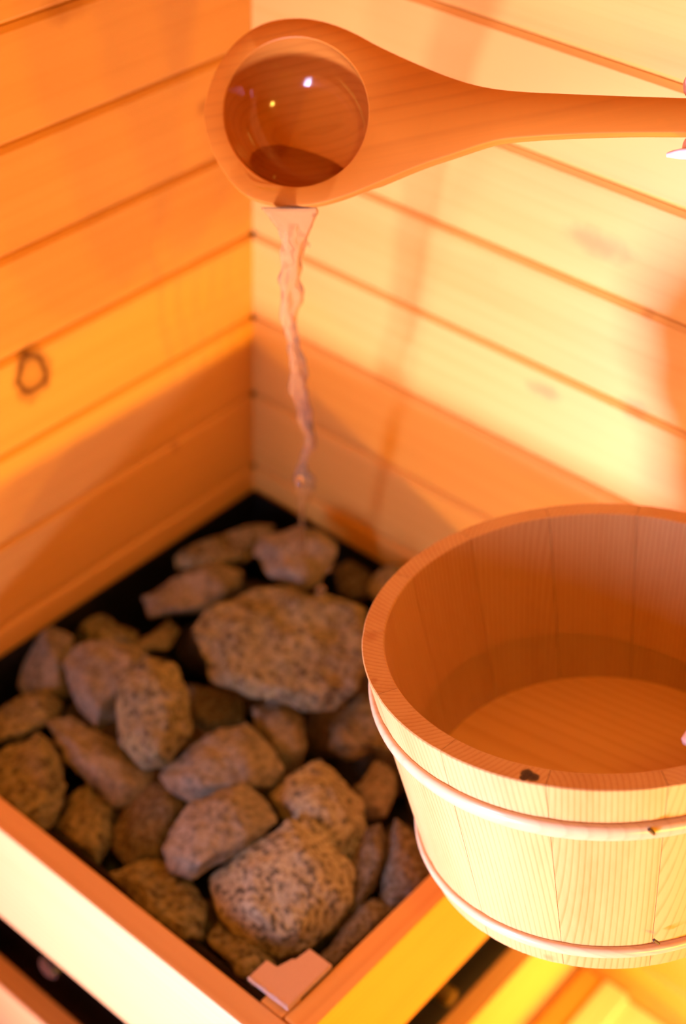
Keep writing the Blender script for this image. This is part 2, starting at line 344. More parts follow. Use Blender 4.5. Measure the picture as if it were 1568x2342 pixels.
# ------------------------------------------------------------------ stones
SM = {
 'tan': stone_mat('granite_tan', (0.29, 0.27, 0.125), (0.17, 0.15, 0.065), (0.03, 0.026, 0.015), 0.85, 150),
 'spk': stone_mat('granite_speckled', (0.44, 0.42, 0.27), (0.33, 0.305, 0.19), (0.03, 0.027, 0.018), 0.9, 185),
 'gry': stone_mat('granite_grey', (0.29, 0.27, 0.20), (0.185, 0.17, 0.12), (0.05, 0.045, 0.035), 0.65, 165),
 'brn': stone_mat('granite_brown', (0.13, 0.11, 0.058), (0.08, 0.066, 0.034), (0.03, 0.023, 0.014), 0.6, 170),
}
def make_stone(poly, z, mat, seed, tilt=0.75, thick=0.45, cap=0.55, bulge=(0, 0), rough=0.0028, name='stone'):
    """a hull around the outline's ring at its own distance: ring tipped towards level, a smaller crown above it, a belly below"""
    rs = random.Random(seed)
    cx = sum(a for a, b in poly)/len(poly); cy = sum(b for a, b in poly)/len(poly)
    Cc = on_z(cx, cy, z); D = depth_of(Cc); mpp = D/FPX
    size = math.sqrt(max(1, abs(sum(poly[i-1][0]*poly[i][1]-poly[i][0]*poly[i-1][1] for i in range(len(poly))))/2))*mpp
    bm = bmesh.new()
    def P(a, b, dd): return at(a, b, D+dd)-Cc
    for a, b in poly:
        a2 = cx+(a-cx)*1.04; b2 = cy+(b-cy)*1.04
        bm.verts.new(P(a2, b2, -(b-cy)*mpp*tilt+rs.uniform(-.06, .06)*size))
        a3 = cx+(a-cx)*cap+bulge[0]+rs.uniform(-.06, .06)*size/mpp; b3 = cy+(b-cy)*cap+bulge[1]+rs.uniform(-.06, .06)*size/mpp
        bm.verts.new(P(a3, b3, -(b3-cy)*mpp*tilt-size*thick*rs.uniform(.5, .75)))
        a4 = cx+(a-cx)*0.62; b4 = cy+(b-cy)*0.62
        bm.verts.new(P(a4, b4, -(b4-cy)*mpp*tilt+size*thick*rs.uniform(.55, .8)))
    r = bmesh.ops.convex_hull(bm, input=bm.verts[:])
    bmesh.ops.delete(bm, geom=list({g for g in r['geom_interior']+r['geom_unused'] if isinstance(g, bmesh.types.BMVert)}), context='VERTS')
    bmesh.ops.dissolve_limit(bm, angle_limit=0.14, verts=bm.verts[:], edges=bm.edges[:])
    bmesh.ops.triangulate(bm, faces=bm.faces[:])
    for it in range(4):
        me_ = max(e.calc_length() for e in bm.edges)
        lim = 0.0052
        es = [e for e in bm.edges if e.calc_length() > lim]
        if not es: break
        bmesh.ops.subdivide_edges(bm, edges=es, cuts=1, use_grid_fill=False)
        bmesh.ops.triangulate(bm, faces=[f for f in bm.faces if len(f.verts) > 3])
    for it in range(1): bmesh.ops.smooth_vert(bm, verts=bm.verts[:], factor=0.5, use_axis_x=True, use_axis_y=True, use_axis_z=True)
    bm.normal_update()
    so = Vector((seed*3.17, seed*1.31, 0))
    for v in bm.verts:
        q = v.co*38+so
        d = noise.fractal(q, 0.9, 2.0, 4)*rough*1.25 + noise.noise(v.co*16+so)*rough*1.2 - abs(noise.noise(v.co*24+so*2))*rough*1.2
        v.co += v.normal*d
    bmesh.ops.recalc_face_normals(bm, faces=bm.faces[:])
    for v in bm.verts:                                       # stones stay inside the steel box
        g = v.co+Cc; hi = g.z < -0.329
        g.x = min(max(g.x, 0.0085), 0.4215 if hi else 0.446); g.y = max(min(g.y, -0.0085), -0.4215 if hi else -0.446)
        g.z = max(g.z, -0.438); v.co = g-Cc
    o = obj(name, bm, SM[mat], None, True); o.location = Cc
    return o
GR = 'granite stones heaped on the stove'
stones = [
 # outline, z of its middle, material, label, options
 ([(445,1440),(470,1400),(560,1360),(640,1345),(760,1370),(830,1395),(850,1480),(810,1580),(765,1630),(700,1625),(640,1600),(590,1590),(540,1570),(480,1555),(468,1500)], -.272, 'tan', 'large flat slab, the widest stone, topmost in the middle of the heap', dict(tilt=.8, thick=.22, cap=.86, bulge=(22, -18), rough=.0035)),
 ([(575,1270),(600,1225),(680,1203),(740,1213),(772,1260),(755,1300),(720,1345),(690,1362),(650,1335),(600,1310)], -.262, 'gry', 'wet greyish stone that the falling water hits', dict(tilt=.6)),
 ([(392,1275),(450,1240),(560,1203),(625,1203),(600,1250),(570,1285),(480,1305),(400,1302)], -.300, 'tan', 'long flat tan stone at the back, left of the wet stone', dict(tilt=.8)),
 ([(322,1365),(390,1325),(500,1285),(552,1305),(556,1345),(480,1392),(420,1412),(340,1412)], -.300, 'gry', 'elongated stone behind the large slab, upper left of it', dict(tilt=.75)),
 ([(296,1482),(330,1450),(385,1410),(414,1440),(380,1490),(320,1500)], -.320, 'gry', 'small stone wedged left of the large slab, under the elongated one', {}),
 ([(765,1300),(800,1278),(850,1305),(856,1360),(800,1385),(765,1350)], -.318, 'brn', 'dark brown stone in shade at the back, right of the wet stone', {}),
 ([(838,1345),(865,1305),(905,1290),(960,1310),(960,1400),(880,1410),(850,1380)], -.285, 'gry', 'pale grey stone half hidden behind the bucket rim', {}),
 ([(36,1570),(58,1480),(100,1420),(165,1455),(165,1510),(160,1590),(120,1615),(58,1610)], -.318, 'gry', 'upright grey stone at the left end by the wall', dict(tilt=.3)),
 ([(100,1412),(140,1392),(195,1390),(240,1420),(320,1445),(315,1470),(250,1482),(170,1466)], -.328, 'tan', 'flat ochre stone lying against the left wall', {}),
 ([(142,1512),(170,1475),(260,1462),(335,1488),(335,1560),(275,1645),(222,1685),(190,1640),(158,1570)], -.300, 'gry', 'blunt brown-grey stone left of the pale-edged stone', dict(tilt=.5)),
 ([(263,1575),(275,1530),(335,1492),(400,1518),(437,1590),(432,1680),(380,1742),(330,1757),(275,1712),(268,1640)], -.283, 'tan', 'tall stone with a pale left edge, left of the large slab', dict(tilt=.45, bulge=(14, 8))),
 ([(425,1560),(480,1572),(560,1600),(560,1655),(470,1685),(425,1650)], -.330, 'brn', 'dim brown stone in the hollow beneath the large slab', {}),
 ([(572,1615),(640,1595),(690,1645),(708,1700),(692,1745),(640,1752),(600,1705)], -.315, 'gry', 'small grey-lilac stone just below the large slab', dict(tilt=.5)),
 ([(745,1650),(830,1590),(900,1640),(900,1720),(800,1740),(748,1722)], -.325, 'tan', 'shaded brown stone between the large slab and the bucket', {}),
 ([(362,1775),(430,1720),(500,1660),(560,1647),(612,1700),(645,1755),(622,1805),(520,1822),(440,1838),(388,1805)], -.305, 'gry', 'plain brown stone in the middle, below the lilac one', {}),
 ([(105,1650),(160,1632),(220,1675),(290,1720),(355,1765),(332,1815),(265,1845),(200,1795),(138,1735)], -.318, 'gry', 'long stone lying slanted on the left side of the heap', {}),
 ([(-40,1640),(60,1588),(112,1568),(145,1612),(132,1645),(60,1690),(-40,1720)], -.322, 'tan', 'stone at the left picture edge, above the ringed one', {}),
 ([(-45,1730),(88,1676),(117,1700),(127,1740),(157,1795),(132,1885),(90,1912),(30,1890),(-40,1840)], -.322, 'tan', 'big ochre stone at the left edge beside the front rail', {}),
 ([(125,1890),(150,1830),(200,1788),(252,1840),(254,1925),(222,1990),(160,1950)], -.335, 'tan', 'upright ochre stone against the front rail, second from the left', {}),
 ([(258,1895),(300,1830),(370,1775),(425,1778),(434,1825),(392,1890),(372,1965),(300,1985),(263,1955)], -.328, 'brn', 'dark brown stone left of the smooth oval one', {}),
 ([(372,1942),(398,1880),(440,1830),(555,1795),(602,1828),(634,1880),(602,1914),(522,1965),(440,2015),(388,1995)], -.300, 'gry', 'smooth oval brown stone left of the front speckled boulder', dict(rough=.0018)),
 ([(608,1825),(680,1758),(732,1730),(782,1768),(834,1830),(838,1920),(815,1992),(775,2000),(700,1940),(640,1870)], -.312, 'spk', 'speckled stone leaning behind the front speckled boulder', dict(tilt=.55)),
 ([(478,2012),(530,1968),(600,1935),(660,1876),(712,1876),(772,1938),(814,1990),(803,2062),(760,2124),(690,2175),(640,2194),(570,2164),(508,2094)], -.312, 'spk', 'biggest pale boulder with black speckles, at the front', dict(tilt=.5, cap=.62, rough=.002)),
 ([(250,1998),(320,1968),(390,1972),(452,2030),(474,2072),(464,2150),(420,2170),(320,2085)], -.328, 'tan', 'speckled ochre stone tucked under the middle of the front rail', {}),
 ([(468,2145),(500,2100),(560,2140),(630,2200),(590,2245),(530,2225)], -.330, 'tan', 'ochre speckled stone by the offcut, below the pale boulder', {}),
 ([(806,1795),(855,1742),(900,1745),(912,1820),(880,1868),(828,1875)], -.325, 'gry', 'small bluish-lit stone left of the bucket hoop', {}),
 ([(792,2010),(838,1900),(870,1878),(885,1920),(860,2030),(825,2100),(790,2090)], -.312, 'brn', 'narrow dark slab on edge, right of the pale boulder', dict(tilt=.4)),
 ([(862,2070),(884,1940),(905,1875),(970,1950),(1000,2000),(940,2060),(870,2110)], -.312, 'brn', 'dark slab on edge next to the right rail, under the bucket', dict(tilt=.4)),
 ([(716,2195),(770,2125),(850,2055),(895,2080),(810,2175),(765,2208)], -.322, 'brn', 'dark stone in the front corner behind the offcut', {}),
]
for i, (poly, z, mat, lab, kw) in enumerate(stones):
    o = make_stone(poly, z, mat, i+1, **kw); tag(o, lab, 'stone', GR)
# lower layer that carries the heap and shows in the gaps
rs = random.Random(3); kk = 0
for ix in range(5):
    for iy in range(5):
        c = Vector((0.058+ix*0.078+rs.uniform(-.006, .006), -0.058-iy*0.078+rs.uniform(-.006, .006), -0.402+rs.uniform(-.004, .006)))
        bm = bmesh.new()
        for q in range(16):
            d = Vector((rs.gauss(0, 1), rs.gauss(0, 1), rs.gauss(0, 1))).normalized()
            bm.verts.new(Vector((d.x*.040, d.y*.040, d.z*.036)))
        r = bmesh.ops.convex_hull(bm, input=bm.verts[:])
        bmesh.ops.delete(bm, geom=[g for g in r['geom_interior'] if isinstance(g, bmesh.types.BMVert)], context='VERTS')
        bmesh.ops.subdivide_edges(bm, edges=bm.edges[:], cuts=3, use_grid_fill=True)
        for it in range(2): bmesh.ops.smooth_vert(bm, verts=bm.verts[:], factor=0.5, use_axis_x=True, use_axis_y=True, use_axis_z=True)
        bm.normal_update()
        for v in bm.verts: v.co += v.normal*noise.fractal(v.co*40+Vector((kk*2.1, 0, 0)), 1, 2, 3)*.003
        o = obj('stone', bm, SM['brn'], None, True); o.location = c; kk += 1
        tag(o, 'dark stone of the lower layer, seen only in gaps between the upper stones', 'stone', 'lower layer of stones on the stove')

# ------------------------------------------------------------------ bucket
BD = 1.03; BS = BD/1.05
BN = Vector((-0.17780, 0.01267, 0.98398)).normalized()
BC = at(1368.08, 1436.89, BD)
R1, RI, R2, BH = 0.16124*BS, 0.14570*BS, 0.12811*BS, 0.19241*BS
e1 = Vector((0, 1, 0)).cross(BN).normalized(); e2 = BN.cross(e1)
BMX = Matrix(((e1.x, e2.x, BN.x, BC.x), (e1.y, e2.y, BN.y, BC.y), (e1.z, e2.z, BN.z, BC.z), (0, 0, 0, 1)))
bk = empty('wooden_bucket'); bk.matrix_world = BMX
tag(bk, 'round pale wooden bucket bound with two hoops, held tilted over the guard', 'bucket')
def bpt(px, py):                                             # pixel -> point on the bucket's rim plane
    return on_plane(px, py, BC, BN)
bknots = [(tuple(bpt(1204, 1768)), 0.0052, (1, 1, 1), 'dark'), (tuple(bpt(1220, 1778)), 0.0046, (1, 1, 1), 'dark'), (tuple(bpt(1196, 1779)), 0.003, (1, 1, 1), 'dark'), (tuple(bpt(855, 1557)), 0.0035, (1, 1, 1), 'soft'), (tuple(bpt(848, 1455)), 0.006, (1, 1, 1), 'soft')]
def on_cone(px, py):
    d = ray(px, py); d = d.normalized(); best = None
    inv = BMX.inverted()
    for i in range(600, 1400):
        q = CAM+d*(i*0.001*1.1); l = inv @ q
        if -BH <= l.z <= 0 and math.hypot(l.x, l.y) <= R1+(R2-R1)*(-l.z/BH): return q
    return CAM+d
bknots.append((tuple(on_cone(1256, 2190)), 0.0045, (1, 1, 1), 'soft'))
M['stave'] = wood('bucket_pine', (0.60, 0.35, 0.12), (0.42, 0.17, 0.03), 'Z', 0.0036, 0.48, 0.05, 0.42, 0.10, bknots, streak=0.8, bump=0.06, pith_dir=(-2.7, 1.3), warp=0.003)
M['hoop'] = wood('hoop_wood', (0.62, 0.42, 0.22), (0.44, 0.26, 0.12), 'X', 0.006, 0.3, 0.05, 0.25, 0.02, streak=0.6)
M['staple'] = plain('dark_staple', (0.05, 0.03, 0.02), 0.5)
NS = 14; seg = 8
def rad_o(z): return R1+(R2-R1)*(-z/BH)
def rad_i(z): return RI+(R2-R1)*(-z/BH)*0.92
def stave_mesh():
    bm = bmesh.new(); a0 = math.pi/NS-0.0012
    zs = [0, -0.0008, -0.02, -BH*0.5, -BH+0.004, -BH]
    rings = []
    for k in range(seg+1):
        a = -a0+2*a0*k/seg
        pr = []
        for j, z in enumerate(zs):
            ro = rad_o(z)-(0.0008 if j == 0 else 0.004 if j == len(zs)-1 else 0)
            if k in (0, seg): ro -= 0.0003
            pr.append((ro, z))
        for j, z in reversed(list(enumerate(zs))):
            ri = rad_i(z)+(0.0008 if j == 0 else 0)
            pr.append((ri, z))
        rings.append([bm.verts.new((r*math.cos(a), r*math.sin(a), z)) for r, z in pr])
    n = len(rings[0])
    for k in range(seg):
        for i in range(n): bm.faces.new((rings[k][i], rings[k][(i+1) % n], rings[k+1][(i+1) % n], rings[k+1][i]))
    bm.faces.new(rings[0]); bm.faces.new(rings[-1][::-1])
    bmesh.ops.recalc_face_normals(bm, faces=bm.faces[:])
    for e in bm.edges:
        e.smooth = len(e.link_faces) == 2 and e.calc_face_angle(0) < 0.3
    me = bpy.data.meshes.new('stave'); bm.to_mesh(me); bm.free(); me.materials.append(M['stave'])
    for p in me.polygons: p.use_smooth = True
    return me
sme = stave_mesh()
inv = BMX.inverted()
q = inv @ bpt(862, 1588); A0 = math.atan2(q.y, q.x)
for k in range(NS):
    o = obj('stave', sme, None, bk); o.rotation_euler = (0, 0, A0+math.pi/NS+k*2*math.pi/NS)
FZ = -BH*0.72
b = bmesh.new(); bmesh.ops.create_cone(b, cap_ends=True, segments=96, radius1=rad_i(FZ)+0.001, radius2=rad_i(FZ)+0.001, depth=0.014)
bmesh.ops.translate(b, verts=b.verts[:], vec=(0, 0, FZ-0.007))
M['bbot'] = wood('bucket_bottom', (0.82, 0.50, 0.15), (0.66, 0.32, 0.06), 'X', 0.007, 0.4, 0.08, 0.4, 0.03)
obj('bottom', b, M['bbot'], bk)
def hoop(zc, hh, tt):
    bm = bmesh.new(); rings = []; n = 128
    for k in range(n):
        a = 2*math.pi*k/n; pr = []
        wob = 0.0004*math.sin(3*a+zc*50)
        for j in range(9):
            th = -math.pi/2+math.pi*j/8
            z = zc+wob+hh/2*math.sin(th)
            pr.append((rad_o(z)-0.0012+tt*(math.cos(th)**0.75 if math.cos(th) > 1e-6 else 0), z))
        rings.append([bm.verts.new((r*math.cos(a), r*math.sin(a), z)) for r, z in pr])
    for k in range(n):
        r0, r1 = rings[k], rings[(k+1) % n]
        for i in range(9): bm.faces.new((r0[i], r0[(i+1) % 9], r1[(i+1) % 9], r1[i]))
    bmesh.ops.recalc_face_normals(bm, faces=bm.faces[:])
    return obj('hoop', bm, M['hoop'], bk, True)
hz1, hz2 = -0.0375*BS/0.952, -0.160*BS/0.952
hp1 = hoop(hz1, 0.0155, 0.0060); hp2 = hoop(hz2, 0.0115, 0.0052)
for (px, py), hp in (((1484, 1887), hp1), ((1494, 2139), hp2)):
    l = inv @ on_cone(px, py)
    a = math.atan2(l.y, l.x); rr = math.hypot(l.x, l.y)+0.0055
    b = box(-0.0009, 0.0011, -0.0009, 0.0009, -0.003, 0.0028, 0.0004)
    bmesh.ops.rotate(b, verts=b.verts[:], cent=(0, 0, 0), matrix=Matrix.Rotation(0.7, 3, 'X'))
    bmesh.ops.rotate(b, verts=b.verts[:], cent=(0, 0, 0), matrix=Matrix.Rotation(a, 3, 'Z'))
    bmesh.ops.translate(b, verts=b.verts[:], vec=(rr*math.cos(a), rr*math.sin(a), l.z))
    o = obj('staple', b, M['staple'], hp)
# water standing level in the tilted bucket
M['bwater'] = thin_water('bucket_water', (0.99, 0.985, 0.975), 1.1)
wz = BC.z-0.112
bm = bmesh.new(); top = []; bot = []
dn = inv.to_3x3() @ Vector((0, 0, 1)); p0 = inv @ Vector((BC.x, BC.y, wz))
for k in range(96):
    a = 2*math.pi*k/96; r = RI*0.9
    for it in range(6):
        x, y = r*math.cos(a), r*math.sin(a)
        z = p0.z-(dn.x*(x-p0.x)+dn.y*(y-p0.y))/dn.z; r = rad_i(z)-0.0006
    top.append(bm.verts.new((r*math.cos(a), r*math.sin(a), z)))
bm.faces.new(top)
water = obj('water', bm, M['bwater']); water.matrix_world = BMX
tag(water, 'clear still water standing level inside the pale wooden bucket', 'water')

# ------------------------------------------------------------------ ladle
LD = 1.085
LC = at(676, 256, LD)
vdir = ray(676, 256).normalized()
# face normal: towards the camera, tipped up
hz = Vector((0.985, 0.0, 0)); side = RT
LN = (Matrix.Rotation(math.radians(-27), 3, UP) @ (Matrix.Rotation(math.radians(-25), 3, RT) @ (-vdir))).normalized()
LU = (RT-LN*RT.dot(LN)).normalized(); LV = LN.cross(LU)
LM = Matrix(((LU.x, LV.x, LN.x, LC.x), (LU.y, LV.y, LN.y, LC.y), (LU.z, LV.z, LN.z, LC.z), (0, 0, 0, 1))); LI = LM.inverted()
ladle = empty('wooden_ladle'); ladle.matrix_world = LM
tag(ladle, 'orange-brown wooden ladle with round cup pouring water over the stones', 'ladle')
M['ladle'] = wood('ladle_wood', (0.62, 0.235, 0.022), (0.36, 0.11, 0.01), 'X', 0.0065, 0.22, 0.06, 0.5, 0.0, streak=0.55, bump=0.03)
def lp(px, py): q = LI @ on_plane(px, py, LC, LN); return (q.x, q.y)
def crom(pts, n=5):
    out = []
    for i in range(len(pts)-1):
        p0, p1, p2, p3 = (Vector(pts[max(i-1, 0)]), Vector(pts[i]), Vector(pts[i+1]), Vector(pts[min(i+2, len(pts)-1)]))
        for k in range(n):
            t_ = k/n
            out.append(0.5*((2*p1)+(p2-p0)*t_+(2*p0-5*p1+4*p2-p3)*t_*t_+(3*p1-p0-3*p2+p3)*t_**3))
    out.append(Vector(pts[-1])); return out
upper = [(640, 471), (560, 447), (510, 393), (480, 335), (465, 270), (472, 215), (497, 150), (540, 93), (600, 53), (670, 40), (735, 47), (800, 70), (870, 107), (960, 148), (1030, 176), (1100, 196), (1180, 207), (1300, 213), (1430, 218), (1560, 222), (1750, 228), (1950, 236), (2040, 246)]
lower = [(2060, 272), (2040, 298), (1950, 306), (1750, 303), (1568, 303), (1440, 303), (1330, 306), (1230, 311), (1150, 318), (1100, 330), (1040, 350), (960, 377), (880, 410), (800, 443), (740, 462), (690, 470), (640, 471)]
loop = crom(upper, 4)[:-1]+crom([upper[-1]]+lower, 4)[1:-1]
outl = [Vector(lp(*q)) for q in loop]
hc = Vector(lp(676.5, 256)); ha = (Vector(lp(842, 256))-Vector(lp(511, 256))).length/2; hb = (Vector(lp(676, 85))-Vector(lp(676, 427))).length/2
NH = 72
hole = [Vector(lp(676.5+165.5*math.cos(2*math.pi*i/NH), 256-171*math.sin(2*math.pi*i/NH))) for i in range(NH)]
hc = sum(hole, Vector((0, 0)))/NH
HU = (hole[0]-hole[NH//2])/2; HV = (hole[NH//4]-hole[3*NH//4])/2; HDET = HU.x*HV.y-HU.y*HV.x
def inset(ps, d):
    n = len(ps); out = []
    for i in range(n):
        t_ = (ps[(i+1) % n]-ps[i-1]).normalized(); nrm = Vector((-t_.y, t_.x))
        out.append((ps[i], nrm))
    area_ = sum(ps[i-1].x*ps[i].y-ps[i].x*ps[i-1].y for i in range(n))
    s = 1 if area_ > 0 else -1
    return [p+nr*s*d for p, nr in out]
TH = 0.013
def thick_at(p):  # the handle carries a little more body than the lip
    return TH if p.x > 0.06 else TH*0.75
bm = bmesh.new()
def ringv(ps, zf): return [bm.verts.new((p.x, p.y, zf(p))) for p in ps]
r0 = ringv(inset(outl, 0.0014), lambda p: 0); r1 = ringv(inset(outl, 0.0004), lambda p: -0.0005); r2 = ringv(outl, lambda p: -0.0016)
r3 = ringv(outl, lambda p: -thick_at(p)*0.6); r4 = ringv(inset(outl, 0.0022), lambda p: -thick_at(p)*0.92); r5 = ringv(inset(outl, 0.006), lambda p: -thick_at(p))
h0 = ringv([hc+(p-hc)*1.012 for p in hole], lambda p: 0); h1 = ringv(hole, lambda p: -0.0007); h2 = ringv(hole, lambda p: -TH*0.75)
for A_, B_ in ((r0, r1), (r1, r2), (r2, r3), (r3, r4), (r4, r5), (h0, h1), (h1, h2)):
    n = len(A_)
    for i in range(n): bm.faces.new((A_[i], A_[(i+1) % n], B_[(i+1) % n], B_[i]))
def fill(loops):
    es = []
    for lpv in loops:
        for i in range(len(lpv)):
            e = bm.edges.get((lpv[i-1], lpv[i])) or bm.edges.new((lpv[i-1], lpv[i])); es.append(e)
    bmesh.ops.triangle_fill(bm, edges=es, use_beauty=True)
fill([r0, h0]); fill([r5, h2])
bmesh.ops.recalc_face_normals(bm, faces=bm.faces[:])
for e in bm.edges: e.smooth = len(e.link_faces) == 2 and e.calc_face_angle(0) < 0.75
hd = obj('handle', bm, M['ladle'], ladle, True)
# cup: inner and outer shell hung under the hole
bm = bmesh.new()
inner = [(1.0, -0.0008), (0.997, -0.006), (0.97, -0.015), (0.91, -0.025), (0.80, -0.034), (0.62, -0.041), (0.34, -0.045), (0.0, -0.0465)]
outer = [(1.0, -0.0008), (1.09, -0.0095), (1.06, -0.019), (0.99, -0.030), (0.86, -0.040), (0.66, -0.048), (0.36, -0.0525), (0.0, -0.054)]
def shell(prof, skip=0):
    rs_ = []
    for s_, z in prof:
        if s_ == 0: rs_.append([bm.verts.new((hc.x, hc.y, z))]); continue
        rs_.append([bm.verts.new((hc.x+(p.x-hc.x)*s_, hc.y+(p.y-hc.y)*s_, z)) for p in hole])
    for A_, B_ in zip(rs_, rs_[1:]):
        for i in range(NH):
            j = (i+1) % NH
            if len(B_) == 1: bm.faces.new((A_[i], A_[j], B_[0]))
            else: bm.faces.new((A_[i], A_[j], B_[j], B_[i]))
shell(inner); shell(outer[1:])
bmesh.ops.recalc_face_normals(bm, faces=bm.faces[:])
M['cup'] = wood('ladle_cup_wet', (0.58, 0.22, 0.03), (0.36, 0.11, 0.012), 'X', 0.0065, 0.3, 0.06, 0.12, 0.0, streak=0.6, spec=0.5)
_b = M['cup'].node_tree.nodes['Principled BSDF']; _b.inputs['Coat Weight'].default_value = 0.8; _b.inputs['Coat Roughness'].default_value = 0.05
cup = obj('cup', bm, M['cup'], ladle, True); cup['label'] = 'hollow round cup, wet and shiny inside'
# water left in the cup, level with the pouring lip
LIP = on_plane(625, 432, LC, LN)
M['lwater'] = thin_water('ladle_water', (0.93, 0.82, 0.66))
wl_ = LIP.z
dnl = LI.to_3x3() @ Vector((0, 0, 1)); pl = LI @ Vector((LIP.x, LIP.y, wl_))
def inner_scale(z):
    for (s0, z0), (s1, z1) in zip(inner, inner[1:]):
        if z1 <= z <= z0: return s0+(s1-s0)*(z-z0)/(z1-z0)
    return 1.0 if z > -0.001 else 0
# march a grid over the plane and keep the disc inside the cup
bm = bmesh.new()
ring = []
gx = Vector((1, 0, 0)); gx = (gx-dnl*gx.dot(dnl)).normalized(); gy = dnl.cross(gx)
# find a point of the plane inside the cup
mid = pl+gy*0.0
def inside(p):
    if p.z > -0.0002 or p.z < -0.0463: return False
    s_ = inner_scale(p.z)
    dx, dy = p.x-hc.x, p.y-hc.y
    return ((dx*HV.y-dy*HV.x)/HDET)**2+((HU.x*dy-HU.y*dx)/HDET)**2 < 0.985*s_*s_
best = None
for i in range(-40, 41):
    for j in range(-60, 61):
        p = pl+gx*i*0.001+gy*j*0.001
        if inside(p): best = (best or [])+[p]
mid = sum(best, Vector())/len(best)
for k in range(80):
    a = 2*math.pi*k/80; d = gx*math.cos(a)+gy*math.sin(a); r = 0
    while inside(mid+d*(r+0.0004)) and r < 0.09: r += 0.0004
    ring.append(mid+d*r)
vs = [bm.verts.new(p) for p in ring]; bm.faces.new(vs)
lw = obj('water', bm, M['lwater']); lw.matrix_world = LM
tag(lw, 'shallow pool of water left in the cup of the tilted ladle', 'water')

# ------------------------------------------------------------------ falling water
k = N('clear_water'); k.b.inputs['Base Color'].default_value = (1, 0.985, 0.96, 1); k.b.inputs['Roughness'].default_value = 0.04
k.b.inputs['IOR'].default_value = 1.30; k.b.inputs['Transmission Weight'].default_value = 0.97
_mx = k.n('ShaderNodeMixShader'); _tr = k.n('ShaderNodeBsdfTransparent'); _mx.inputs[0].default_value = 0.25
k.l(k.b.outputs[0], _mx.inputs[1]); k.l(_tr.outputs[0], _mx.inputs[2]); k.l(_mx.outputs[0], k.out.inputs[0])
M['water'] = k.m
path = [ # y, x centre, half width
 (474, 668, 62), (500, 668, 50), (530, 671, 40), (560, 672, 34), (600, 668, 28), (640, 664, 25), (680, 665, 25), (715, 661, 22), (750, 664, 18),
 (790, 672, 18), (820, 681, 21), (850, 683, 21), (885, 685, 19), (920, 690, 18), (950, 694, 19), (975, 701, 19), (1000, 708, 17), (1020, 708, 15), (1040, 700, 10), (1056, 695, 8), (1075, 692, 14),
 (1095, 694, 22), (1115, 697, 21), (1135, 697, 14), (1160, 692, 8), (1185, 690, 8), (1210, 689, 9), (1240, 690, 10), (1262, 690, 12)]
hit = on_z(690, 1262, -0.230); d0 = depth_of(on_plane(668, 470, LC, LN))-0.001; d1 = depth_of(hit)
def path_at(y):
    for (y0_, x0_, w0_), (y1_, x1_, w1_) in zip(path, path[1:]):
        if y0_ <= y <= y1_:
            t_ = (y-y0_)/(y1_-y0_); t_ = t_*t_*(3-2*t_); return x0_+(x1_-x0_)*t_, w0_+(w1_-w0_)*t_
    return path[-1][1], path[-1][2]
def tube(y_end, off, wid, n, twist, ph, seed):
    bm = bmesh.new(); rings = []; y = 474.0
    while y <= y_end:
        x, hw = path_at(y); s_ = (y-474)/(1262-474)
        D = d0+(d1-d0)*s_; mpp = D/FPX; hw *= mpp
        ta = ph+twist*(y-474)
        squash = min(1, 0.15+s_*3)
        Pc = at(x, y, D)+RT*(hw*off*math.cos(ta))+FW*(hw*off*math.sin(ta)*squash)
        flat = 0.04+0.7*min(1, s_*4)
        ring = []
        for i in range(n):
            a = 2*math.pi*i/n
            ridg = 1+0.24*math.sin(2*a+y*0.030)+0.20*math.sin(3*a-y*0.044+ph)+0.36*noise.noise(Vector((math.cos(a)*1.2+seed, math.sin(a)*1.2, y*0.035)))
            ring.append(bm.verts.new(Pc+RT*(math.cos(a)*hw*wid*ridg)+FW*(math.sin(a)*hw*wid*ridg*flat)))
        rings.append(ring); y += 4
    for A_, B_ in zip(rings, rings[1:]):
        for i in range(n): bm.faces.new((A_[i], A_[(i+1) % n], B_[(i+1) % n], B_[i]))
    bm.faces.new(rings[0]); bm.faces.new(rings[-1][::-1])
    bmesh.ops.recalc_face_normals(bm, faces=bm.faces[:])
    bmesh.ops.translate(bm, verts=bm.verts[:], vec=-LIP)
    return bm
st = empty('water_stream', LIP); tag(st, 'twisting clear stream of water falling from ladle lip to the stones', 'water')
obj('stream', tube(1262, 0, 0.86, 20, 0, 0, 1.0), M['water'], st, True)
def drop(px, py, D, rx, ry):
    b = bmesh.new(); bmesh.ops.create_icosphere(b, subdivisions=3, radius=1)
    m = D/FPX; c = at(px, py, D)-LIP
    for v in b.verts: v.co = c+RT*v.co.x*rx*m+UP*v.co.y*ry*m+FW*v.co.z*rx*m
    obj('droplet', b, M['water'], st, True)
for a in ((716, 491, LD, 4, 4), (707, 560, LD, 3.5, 6), (686, 1100, 1.22, 9, 13), (733, 1352, d1-.03, 12, 14), (752, 1305, d1-.01, 6, 8), (655, 1290, d1-.02, 6, 7)): drop(*a)
